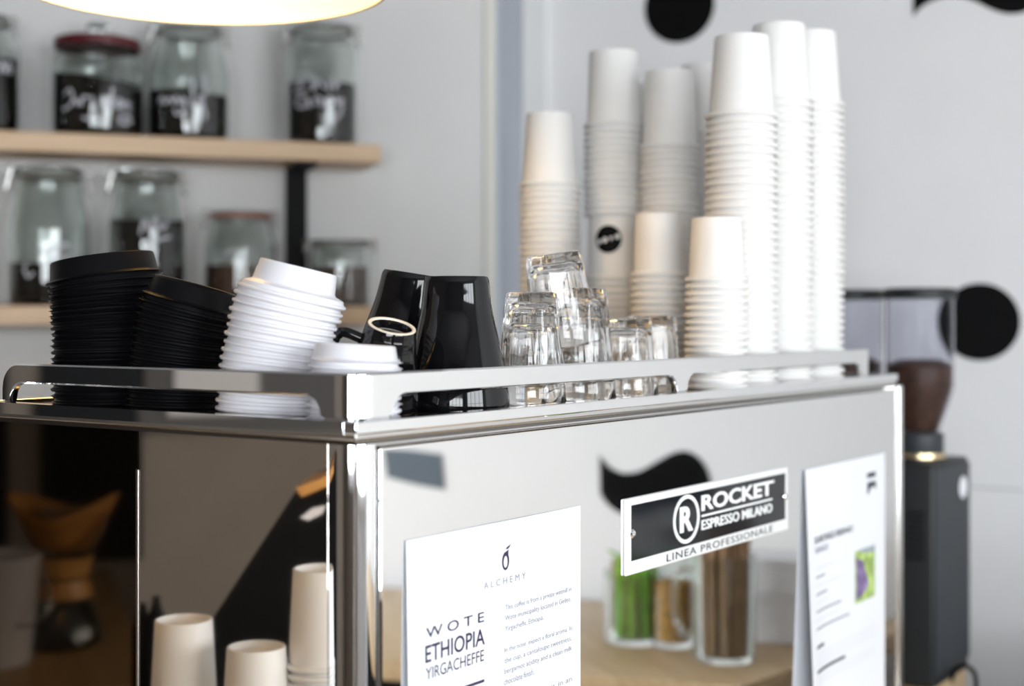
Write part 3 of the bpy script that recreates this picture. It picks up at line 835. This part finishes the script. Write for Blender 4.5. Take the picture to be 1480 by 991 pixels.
# ---- lids
def lid_mesh(R, rd, hd, sk):
    """R flange radius, rd dome radius, hd dome height, sk skirt height"""
    prof = [(R - .0035, 0), (R - .0010, -.0002), (R, .0010), (R - .0004, .0024), (R - .0022, .0030),
            (R - .0032, sk), (rd + .0042, sk + .0012), (rd + .0012, sk + .0022), (rd, sk + .0040), (rd - .0016, sk + hd - .0012), (rd - .0026, sk + hd), (rd - .0042, sk + hd - .0004),
            (rd - .0062, sk + hd - .0045), (0, sk + hd - .0050)]
    inn = [(0, sk + hd - .0060), (rd - .0072, sk + hd - .0056), (rd - .0035, sk + .004), (R - .0046, sk - .001), (R - .0042, .0030), (R - .0035, 0)]
    bm = lathe_bm(prof + inn, 44)
    return finish(bm, 'cup_lid', 38)
def lids(px, Y, n, spec, pitch, tilts, m, what, group, drift=0., jit=.002):
    me = lid_mesh(*spec); me.materials.append(m)
    R, rd, hd, sk = spec
    p = Vector(((px - CX) / F * Y, Y, ZT + .0006))
    tab = lathe('sip_tab', [(0, 0), (.0032, 0), (.0036, .0006), (.0030, .0012), (0, .0012)], 12)
    tab.materials.append(m)
    objs = []
    for i in range(n):
        k = i / (n - 1)
        t = tilts[0] + (tilts[1] - tilts[0]) * k ** tilts[2] + random.uniform(-1, 1) * jit * 4
        o = link('cup_lid', me, None)
        q = p.copy()
        if i == 0: q.z += 0
        o.location = (q.x + random.uniform(-jit, jit) * .4, q.y, q.z + (abs(math.sin(t)) * R * .55 if i == 0 else 0))
        if i == 0: p.z = o.location.z
        o.rotation_euler = (random.uniform(-.01, .01), t, 0)
        kk = n - i
        tag(o, ('top lid' if kk == 1 else ordinal(kk) + ' lid from top') + ' of ' + what, 'lid', group)
        if kk == 1:
            tb = link('sip_tab', tab, None, o); tb.location = (-rd * .55, -rd * .35, sk + hd - .0049)
        pt = pitch * random.uniform(.9, 1.1)
        p = p + Vector((math.sin(t) * pt + drift, 0, math.cos(t) * pt))
        objs.append(o)
    return objs
rad = math.radians
lids(158, 1.235, 20, (.0485, .0455, .0190, .0060), .00535, (0., rad(-8), 2.2), M_LIDB, 'the tall black lid stack', 'black lids in the tall left stack', drift=.0001)
lids(254, 1.178, 16, (.0405, .0365, .0170, .0060), .00515, (rad(1.5), rad(15), 1.2), M_LIDB, 'the shorter leaning black lid stack', 'black lids in the leaning stack')
lids(391, 1.103, 16, (.0432, .0322, .0190, .0062), .00600, (rad(3), rad(14), 1.0), M_LIDW, 'the tall leaning white lid stack', 'white lids in the tall stack', drift=.0002)
lids(511, 1.040, 8, (.0345, .0310, .0130, .0050), .0052, (0., rad(2.5), 1.0), M_LIDW, 'the short white lid stack at the rail corner', 'white lids in the short stack')

# ---- black mugs, upside down
def mug_prof(R, r, H, tw, foot=.004):
    out = [(0, H - .004), (r * .80, H - .004), (r * .84, H), (r * .97, H), (r * 1.02, H - .003)]
    d = R - r
    pts = [(r * 1.035, H - .006), (r + d * .10, H * .87), (r + d * .20, H * .74), (r + d * .53, H * .50), (r + d * .84, H * .26), (r + d * .97, H * .11), (R, .004), (R - .001, .0008), (R - .002, 0)]
    sp = spline([(a, b, 0) for a, b in pts], 7)
    out += [(p.x, p.y) for p in sp]
    inn = [(R - tw, .001), (R - tw * 1.3, H * .14), (r + (R - r) * .55 - tw, H * .4), (r * .95 - tw * .3, H * .78), (r * .5, H - .011), (0, H - .011)]
    return out + inn
def mug(px, Y, R, r, H, label, rot=(0, 0, 0), hang=1.57, zl=0., foot=True, handle=True):
    p = Vector(((px - CX) / F * Y, Y))
    root = empty('mug', (p.x, p.y, ZT + zl), 0, label, 'mug', 'black mugs upside down on the tray', rot=rot)
    link('mug_body', lathe('mug_body', mug_prof(R, r, H, .0035), 56, 45), M_CERAM, root)
    if foot:
        link('foot_ring', lathe('foot_ring', [(r * .82, H - .0005), (r * .84, H + .0006), (r * .95, H + .0006), (r * .985, H - .0012), (r * .93, H - .002)], 48), M_BARE, root)
    if handle:
        c, s = math.cos(hang), math.sin(hang)
        rm = r + (R - r) * .42
        def q(d, z): return (c * d, s * d, z)
        pts = [q(R * .93, H * .26), q(R * 1.10, H * .24), q(R * 1.30, H * .36), q(R * 1.30, H * .60), q(R * 1.12, H * .76), q(rm * .86, H * .74)]
        tube('handle', spline(pts, 6), .0042 if H < .08 else .006, M_CERAM, root, 12)
    return root
mug(660, 1.160, .0435, .0262, .1085, 'large glossy black mug upside down beside the drinking glasses', hang=1.9, foot=False)
mug(570, 1.262, .0435, .0270, .1085, 'black mug tilted upside down behind the espresso cup', rot=(rad(0), rad(9), 0), hang=1.2, zl=.0070, foot=False)
mug(545, 1.110, .0330, .0195, .0610, 'small black espresso cup upside down with pale foot ring', rot=(rad(17), rad(13), 0), hang=3.05, zl=.0115)

# ---- drinking glasses, upside down, faceted
def glass_mesh(R, r, H):
    t = .0026; nf = 9
    def rf(rr, z, a, k):
        if k >= KO: return rr
        w = min(1., max(0., (z - H * .22) / (H * .35)))
        s = 2 * math.pi / nf
        b = ((a % s) - s / 2)
        return rr * ((1 - w) + w * (math.cos(math.pi / nf) / math.cos(b)) * 1.02)
    outer_ = [(0, H - .002), (r * .55, H - .0018), (r * .88, H - .0008), (r * .97, H - .0020), (r * 1.02, H - .007), (r + (R - r) * .22, H * .74), (r + (R - r) * .48, H * .48), (r + (R - r) * .70, H * .26), (r + (R - r) * .86, H * .20), (R, .003), (R - .0008, .0006)]
    KO = len(outer_)
    inner_ = [(R - t * .7, 0), (R - t, .002), (r + (R - r) * .70 - t, H * .26), (r + (R - r) * .48 - t, H * .48), (r + (R - r) * .2 - t, H * .74), (r * .92 - t, H - .013), (r * .7 - t, H - .0105), (0, H - .0100)]
    return lathe('drinking_glass', outer_ + inner_, 72, 50, rf)
GM = {}
def glass(px, Y, R, r, H, dz, label, rot=(0, 0, 0), group='drinking glasses on the tray'):
    if (R, r, H) not in GM:
        GM[(R, r, H)] = glass_mesh(R, r, H); GM[(R, r, H)].materials.append(M_GLASS)
    o = link('drinking_glass', GM[(R, r, H)], None)
    p = Vector(((px - CX) / F * Y, Y))
    o.location = (p.x, p.y, ZT + dz); o.rotation_euler = rot
    return tag(o, label, 'glass', group)
glass(768, 1.232, .0305, .0225, .0800, .0003, 'lower faceted glass of the stack beside the large mug')
glass(768, 1.232, .0305, .0225, .0800, .0180, 'upper faceted glass of the stack beside the large mug', (0, 0, .2))
glass(838, 1.305, .0335, .0255, .0860, .0003, 'bottom glass of the tallest glass stack', (0, 0, .3))
glass(837, 1.305, .0335, .0255, .0860, .0170, 'middle glass of the tallest glass stack', (0, 0, .1))
glass(819, 1.305, .0335, .0255, .0860, .0500, 'tilted top glass of the tallest glass stack', (rad(2), rad(-9), .2))
glass(905, 1.365, .0310, .0250, .0750, .0003, 'single faceted glass left of the rail post', (0, 0, .15))
glass(941, 1.452, .0310, .0255, .0780, .0003, 'single faceted glass farthest right beside the paper cups', (0, 0, .4))

# ================================================================== GRINDERS
def grinder(loc, label):
    g = empty('coffee_grinder', (loc.x, loc.y, Zc + .0006), RZ, label, 'grinder', 'coffee grinders behind the machine')
    top = EYE - Zc - (672 - HY) / F * 2.1          # height of the body's top above the counter
    bm = add_box(bmesh.new(), -.0815, .0815, -.05, .05, 0, top, .006)
    link('body', finish(bm, 'grinder_body', 30), M_GBLACK, g)
    box('back_cover', -.079, .079, -.0525, -.0502, .02, top - .008, M_GGREY, g, .001)
    for i in range(9):                                # louvred vent on the narrow side
        box('vent_slot', -.0832, -.0816, -.036, -.010, top - .075 - i * .0085, top - .0715 - i * .0085, M_BLACK, g)
    me = lathe('maker_sticker', [(0, .0), (.017, .0), (.017, .0008), (0, .0008)], 24)
    st = link('sticker', me, M_CHALK, g); st.rotation_euler = (math.pi / 2, 0, 0); st.location = (.045, -.0526, top - .045)
    link('collar', lathe('collar', [(0, top), (.034, top), (.036, top + .004), (.036, top + .038), (.033, top + .041), (0, top + .041)], 32), M_GGREY, g)
    link('collar_ring', lathe('collar_ring', [(.0362, top + .002), (.0385, top + .003), (.0385, top + .010), (.0362, top + .011)], 32), M_BRASS, g)
    h0 = top + .0412
    hp = [(.029, h0), (.030, h0 + .004), (.0500, h0 + .064), (.0515, h0 + .072), (.0515, h0 + .205)]
    hin = [(r - .002, z + .0005) for r, z in hp[::-1]]
    link('hopper', lathe('hopper', hp + hin + [hp[0]], 40), M_HOPPER, g)
    bp = [(0, h0 + .003), (.0268, h0 + .003), (.0460, h0 + .062), (.0485, h0 + .074), (.0485, h0 + .104), (.03, h0 + .112), (0, h0 + .108)]
    link('beans', lathe('beans', bp, 30), M_COFFEE2, g)
    link('hopper_lid', lathe('hopper_lid', [(0, h0 + .2055), (.053, h0 + .2055), (.0545, h0 + .208), (.0545, h0 + .219), (.052, h0 + .222), (0, h0 + .223)], 40), M_GBLACK, g)
    return g
gp = Vector((.6311, 2.195))
g1 = grinder(gp, 'black coffee grinder with bean hopper right of the espresso machine')
grinder(gp + D1 * .05 + D2 * .132, 'second black grinder, hopper half hidden by the rightmost cups')
# power cord loop of the first grinder
cpts = [at(1372, 991, 2.18), at(1380, 970, 2.16), at(1395, 962, 2.15), at(1408, 972, 2.15), at(1411, 990, 2.15), at(1410, 996, 2.15)]
tube('power_cord', spline([g1.matrix_basis.inverted() @ p for p in cpts], 6), .0036, M_BLACK, g1, 8)

# ================================================================== PENDANT LAMP
lw, lR = .33, .190
lc_ = Vector((-.312, 1.41, EYE + lw))
lamp = empty('pendant_lamp', lc_, 0, 'cream enamel pendant lamp hanging at the upper left', 'lamp')
prof = [(lR, 0), (lR + .002, .002), (lR * .985, .030), (lR * .90, .080), (lR * .70, .128), (lR * .40, .160), (.035, .172), (.030, .20), (0, .202)]
inn = [(0, .168), (.034, .168), (lR * .39, .157), (lR * .69, .125), (lR * .885, .079), (lR * .972, .030), (lR - .003, .001)]
link('shade', lathe('shade', prof + inn + [prof[0]], 72, 50), M_SHADE, lamp)
link('bulb', lathe('bulb', [(0, .045), (.022, .050), (.034, .070), (.034, .085), (.022, .110), (.014, .125), (0, .125)], 32), M_BULB, lamp)
link('socket', lathe('socket', [(0, .1252), (.018, .1252), (.020, .13), (.020, .1675), (0, .1675)], 24), M_GBLACK, lamp)
tube('cord', [(0, 0, .203), (0, 0, CEIL - lc_.z - .001)], .003, M_BLACK, lamp)

# ================================================================== THINGS ON THE SIDE COUNTER (seen in the back panel)
def vp(px, py_base):                       # place on the side counter whose mirror image stands at that pixel
    Y = .55 * F / (py_base - HY)
    v = Vector(((px - CX) / F * Y, Y, Zc)); return mir(v, NR), Y / F
def jar_simple(loc, R, H, g=.003, flare=1.0, nm='glass_body'):
    prof = [(0, 0), (R * .94, 0), (R, .006), (R * flare, H), (R * flare - g * .5, H + .001), (R * flare - g, H), (R - g, .010), (0, .010)]
    return lathe(nm, prof, 32)
p, k = vp(912, 925)
t = empty('herb_jar', p + Vector((0, 0, .0006)), 0, 'glass jar of bright green herbs on the side counter', 'jar', 'jars on the side counter')
R = 43 * k; H = 100 * k
link('glass_body', jar_simple(p, R, H), M_JARG, t)
M_STEM = mat('brown_stems', (.30, .19, .09), .6)
M_GREEN2 = mat('yellow_green_leaves', (.33, .62, .05), .5, var=.3, scale=50)
for i in range(64):
    a = random.uniform(0, 6.28); d = R * .78 * math.sqrt(random.random()); hh = H * random.uniform(.8, 1.25); b = random.uniform(0, 6.28)
    o_ = R * .25
    pts = [(d * math.cos(a), d * math.sin(a), .012), (d * math.cos(a) * .98, d * math.sin(a) * .98, hh * .55), (d * math.cos(a) + o_ * math.cos(b) * .2, d * math.sin(a) + o_ * math.sin(b) * .2, hh)]
    tube('stem', pts, [.0022, .0032, .0040], (M_GREEN, M_GREEN2, M_STEM, M_GREEN2)[i % 4], t, 6)
    if i < 22:
        bm = bmesh.new(); e = Vector(pts[-1]); d1 = Vector((math.cos(b), math.sin(b), .5)).normalized() * .022; s1 = Vector((-math.sin(b), math.cos(b), 0)) * .009
        A = [e, e + d1 * .5 + s1, e + d1, e + d1 * .5 - s1]; up_ = Vector((0, 0, .0012))
        v1 = [bm.verts.new(x) for x in A]; v2 = [bm.verts.new(x + up_) for x in A]
        bm.faces.new(v1[::-1]); bm.faces.new(v2)
        for q_ in range(4): bm.faces.new((v1[q_], v1[(q_ + 1) % 4], v2[(q_ + 1) % 4], v2[q_]))
        link('leaf', finish(bm, 'leaf', 20), M_GREEN2, t)
p, k = vp(968, 931)
t = empty('sugar_jar', p + Vector((0, 0, .0006)), 0, 'narrow glass jar of amber sugar between herbs and stirrers', 'jar', 'jars on the side counter')
R = 31 * k; H = 150 * k
link('glass_body', jar_simple(p, R, H), M_JARG, t)
link('contents', lathe('contents', [(0, .0105), (R - .0045, .0105), (R - .0040, H * .62), (0, H * .66)], 24), M_AMBER, t)
link('lid', lathe('jar_lid', [(0, H + .0012), (R * 1.04, H + .0012), (R * 1.06, H + .012), (R * .9, H + .018), (0, H + .018)], 24), M_WIRE, t)
p, k = vp(1042, 951)
t = empty('stirrer_jug', p + Vector((0, 0, .0006)), 0, 'glass jug packed with brown paper straws on the side counter', 'jug', 'jars on the side counter')
R = 45 * k; H = 150 * k
link('glass_body', jar_simple(p, R, H, .004, 1.02), M_JARG, t)
hd_ = (p.xy - mir(Vector((p.x, p.y, 0)) , NR).xy).normalized()
tube('handle', spline([(MD.x * R * f_, MD.y * R * f_, H * z_) for f_, z_ in [(.99, .82), (1.45, .80), (1.62, .55), (1.42, .26), (1.0, .2)]], 6), .006, M_JARG, t, 10)
for i in range(70):
    a = random.uniform(0, 6.28); d = R * .80 * math.sqrt(random.random()); s_ = random.uniform(1.0, 1.22); b = random.uniform(-.25, .25)
    e = (d * math.cos(a + b) * s_, d * math.sin(a + b) * s_, 195 * k * random.uniform(.93, 1.08))
    tube('straw', [(d * math.cos(a) * .86, d * math.sin(a) * .86, .0115), (d * .95 * math.cos(a + b * .5), d * .95 * math.sin(a + b * .5), H * .6), e], .0036, M_STRAW, t, 6)
for j, (px_, yb, wd, hh, dz, lab) in enumerate([(1128, 921, .135, .082, 0., 'white card box at the right of the reflected counter, lower of two'), (1122, 921, .125, .060, .0825, 'white card box at the right of the reflected counter, upper of two')]):
    p, k = vp(px_, yb)
    o = box('card_box', -wd / 2, wd / 2, -.05, .05, 0, hh - .012, M_WHITE, None, .002)
    box('box_lid', -wd / 2 - .003, wd / 2 + .003, -.053, .053, hh - .0118, hh, M_WHITE, o, .002)
    o.location = (p.x, p.y, Zc + .0006 + dz); o.rotation_euler = (0, 0, math.atan2(MD.y, MD.x) + .1 * j)
    tag(o, lab, 'box', 'card boxes on the side counter')
p, k = vp(778, 902)
for i in range(5):
    o = link('glass_tumbler', jar_simple(p, 27 * k, 58 * k, .004, 1.12), M_WHITE if i % 2 else M_JARG); o.location = (p.x, p.y, Zc + .0006 + i * .028)
    tag(o, ordinal(i + 1) + ' tumbler from the bottom of the pale stack on the side counter', 'glass', 'stacked tumblers on the side counter')

# ================================================================== THINGS LEFT OF THE MACHINE (seen in its side)
def vl(px, Y, z): 
    return mir(Vector(((px - CX) / F * Y, Y, z)), NL)
# pour-over carafe
Yk = .55 * F / (932 - HY); k = Yk / F
p = vl(92, Yk, Zc)
t = empty('pour_over_carafe', p + Vector((0, 0, .0006)), 0, 'hourglass pour-over carafe with wooden collar and brown paper filter', 'carafe')
prof = spline([(45 * k, 0, 0), (56 * k, 8 * k, 0), (54 * k, 28 * k, 0), (40 * k, 62 * k, 0), (30 * k, 85 * k, 0), (28 * k, 98 * k, 0), (34 * k, 120 * k, 0), (58 * k, 172 * k, 0), (66 * k, 192 * k, 0)], 4)
pf = [(0, 0)] + [(q.x, q.y) for q in prof]
pin = [(max(r - .002, 0), max(z, .002)) for r, z in pf[::-1]]
link('glass_body', lathe('carafe', pf + pin, 36), M_JARG, t)
link('coffee', lathe('coffee', [(0, .0022), (44 * k, .0022), (53 * k, 9 * k), (51 * k, 28 * k), (39 * k, 58 * k), (0, 58 * k)], 32), M_DGLASS, t)
col_ = [(30.5 * k, 72 * k), (36 * k, 72 * k), (32 * k, 98 * k), (37 * k, 126 * k), (35.5 * k, 126 * k), (29.5 * k, 98 * k), (33 * k, 73 * k)]
link('wooden_collar', lathe('collar', [(38 * k, 70 * k), (41 * k, 71 * k), (34 * k, 95 * k), (34 * k, 101 * k), (41 * k, 127 * k), (39 * k, 128 * k), (31.5 * k, 101 * k), (31.5 * k, 95 * k)], 36), M_COLLAR, t)
tube('leather_tie', [(35 * k * math.cos(a * math.pi / 12), 35 * k * math.sin(a * math.pi / 12), 98 * k) for a in range(24)], .0022, M_RED, t, 6, True)
# folded filter standing out of the cone: flared sheet with two raised points
bm = bmesh.new(); N_ = 48; ringsF = []
vx = mir(Vector((1, 0, 0)), NL) - mir(Vector((0, 0, 0)), NL); fa = math.atan2(vx.y, vx.x)
for j in range(6):
    q = j / 5; ring = []
    for i in range(N_):
        a = 2 * math.pi * i / N_
        z = (140 + q * 50) * k + q * (30 * k) * (abs(math.cos(a - fa)) ** 1.6)
        rr = (40 + q * 36) * k * (1 if q < .1 else 1)
        ring.append(bm.verts.new((rr * math.cos(a), rr * math.sin(a), z)))
    ringsF.append(ring)
for A, B in zip(ringsF, ringsF[1:]):
    for i in range(N_): bm.faces.new((A[i], A[(i + 1) % N_], B[(i + 1) % N_], B[i]))
me = finish(bm, 'filter', 50)
fo = link('paper_filter', me, M_KRAFT, t)
sm = fo.modifiers.new('thickness', 'SOLIDIFY'); sm.thickness = .0012
# enamel bucket
Yk = .55 * F / (958 - HY); k = Yk / F
p = vl(-14, Yk, Zc)
t = empty('enamel_bucket', p + Vector((0, 0, .0006)), 0, 'pale grey bucket with wire handle cut by the left photo edge', 'bucket')
link('bucket_body', lathe('bucket', [(0, 0), (54 * k, 0), (55 * k, .003), (69 * k, 150 * k), (71 * k, 152 * k), (70 * k, 155 * k), (67 * k, 152 * k), (53 * k, .005), (0, .005)], 40), M_BUCKET, t)
ca, sa = math.cos(fa), math.sin(fa)
pa_ = Vector((-sa, ca, 0)); pb_ = Vector((ca, sa, 0))
vt = (Vector((0, 0, 0)) - Vector((p.x, p.y, 0))).normalized()
pts = []
for i in range(17):
    a = math.pi * i / 16
    d = pb_ * math.cos(a) * 74 * k + vt * math.sin(a) * 66 * k
    pts.append((d.x, d.y, (140 - 80 * math.sin(a)) * k))
tube('bail_handle', pts, .0022, M_WIRE, t, 8)
# chalkboard and pale panel on the left wall
LW = Vector((-2.40, 0)); LN = Vector((1, 0))
def lrect(name, x0, y0, x1, y1, m, label, cat, th=.012):
    a = rhit(x0, y0, NL, LW, LN); b = rhit(x1, y0, NL, LW, LN); c = rhit(x0, y1, NL, LW, LN)
    ya, yb = sorted((a.y, b.y))
    o = box(name, -2.3985, -2.3985 + th, ya, yb, min(c.z, a.z), max(c.z, a.z), m, None, .002)
    return tag(o, label, cat)
lrect('dark_board', 60, 440, 205, 815, M_BLACK, 'black board put in behind the pour-over carafe to darken the reflections', 'board')  # put in for a black reflection, top stretched up to darken the rail
lrect('wall_board', -80, 440, 12, 800, M_BLACK, 'narrow black board behind the grey bucket', 'board')

lrect('added_dark_board', 208, 425, 560, 628, mat('dark_brown_board', (.045, .037, .030), .6), 'long dark brown board added on the left wall to darken the rail reflection', 'board')  # unseen board, added so the rail and tray lip mirror something dark
lrect('added_pale_panel', 250, 470, 372, 600, mat('pale_panel', (.42, .38, .34), .7), 'pale panel added on the left wall to lighten the rail reflection', 'added panel', .022)  # unseen pale panel, added to vary the tone mirrored in the rail
# cups, till and flask beside the machine, mirrored in the side panel
def side_stack(px, topy, Y, n, R, r, H, what, group):
    p = vl(px, Y, 0)
    ztop = EYE + (HY - topy) / F * Y
    pitch = (ztop - Zc - .0006 - H) / (n - 1)
    me = cup_mesh(R, r, H); me.materials.append(M_CUP)
    for i in range(n):
        o = link('paper_cup', me, None); o.location = (p.x, p.y, Zc + .0006 + i * pitch)
        kk = n - i
        tag(o, ('top cup' if kk == 1 else ordinal(kk) + ' cup from top') + ' of ' + what, 'cup', group)
side_stack(266, 894, 1.44, 14, .0400, .0285, .125, 'the left stack reflected in the side panel', 'cups in the left reflected stack')
side_stack(371, 933, 1.40, 13, .0400, .0285, .105, 'the middle stack reflected in the side panel', 'cups in the middle reflected stack')
side_stack(466, 820, 1.42, 24, .0385, .0285, .098, 'the stack reflected beside the corner column', 'cups in the right reflected stack')
# till: slanted black terminal
def vprism(name, pts, Ya, Yb, m, parent=None):
    bm = bmesh.new()
    A = [bm.verts.new(mir(at(x, y, Ya), NL)) for x, y in pts]
    B = [bm.verts.new(mir(at(x, y, Ya) + Vector((0, Yb - Ya, 0)), NL)) for x, y in pts]
    bm.faces.new(A); bm.faces.new(B[::-1]); n = len(pts)
    for i in range(n): bm.faces.new((A[i], A[(i + 1) % n], B[(i + 1) % n], B[i]))
    return link(name, finish(bm, name, 20), m, parent)
yb_ = HY + .5494 / 1.62 * F
till = vprism('till_terminal', [(292, yb_), (306, 896), (430, 706), (520, 672), (600, 672), (620, yb_)], 1.62, 1.80, M_BLACK)
tag(till, 'black till terminal with slanted screen reflected in the side panel', 'till')
vprism('wooden_top_edge', [(428, 705), (520, 670), (522, 682), (436, 718)], 1.6195, 1.75, M_COLLAR, till)
vprism('white_label', [(434, 748), (452, 734), (472, 730), (466, 742), (446, 752)], 1.6185, 1.6200, M_CHALK, till)
for px_, ty, lab in [(206, 872, 'slim black bottle with narrow neck, left of the pair'), (226, 862, 'slim black bottle with narrow neck, right of the pair')]:
    Y = 1.85; p = vl(px_, Y, Zc); h = EYE + (HY - ty) / F * Y - Zc
    o = link('black_bottle', lathe('black_bottle', [(0, 0), (.014, 0), (.015, .003), (.015, h * .82), (.008, h * .90), (.005, h * .97), (.005, h), (0, h)], 24), M_BLACK)
    o.location = (p.x, p.y, Zc + .0006)
    tag(o, lab, 'bottle', 'black bottles beside the till')
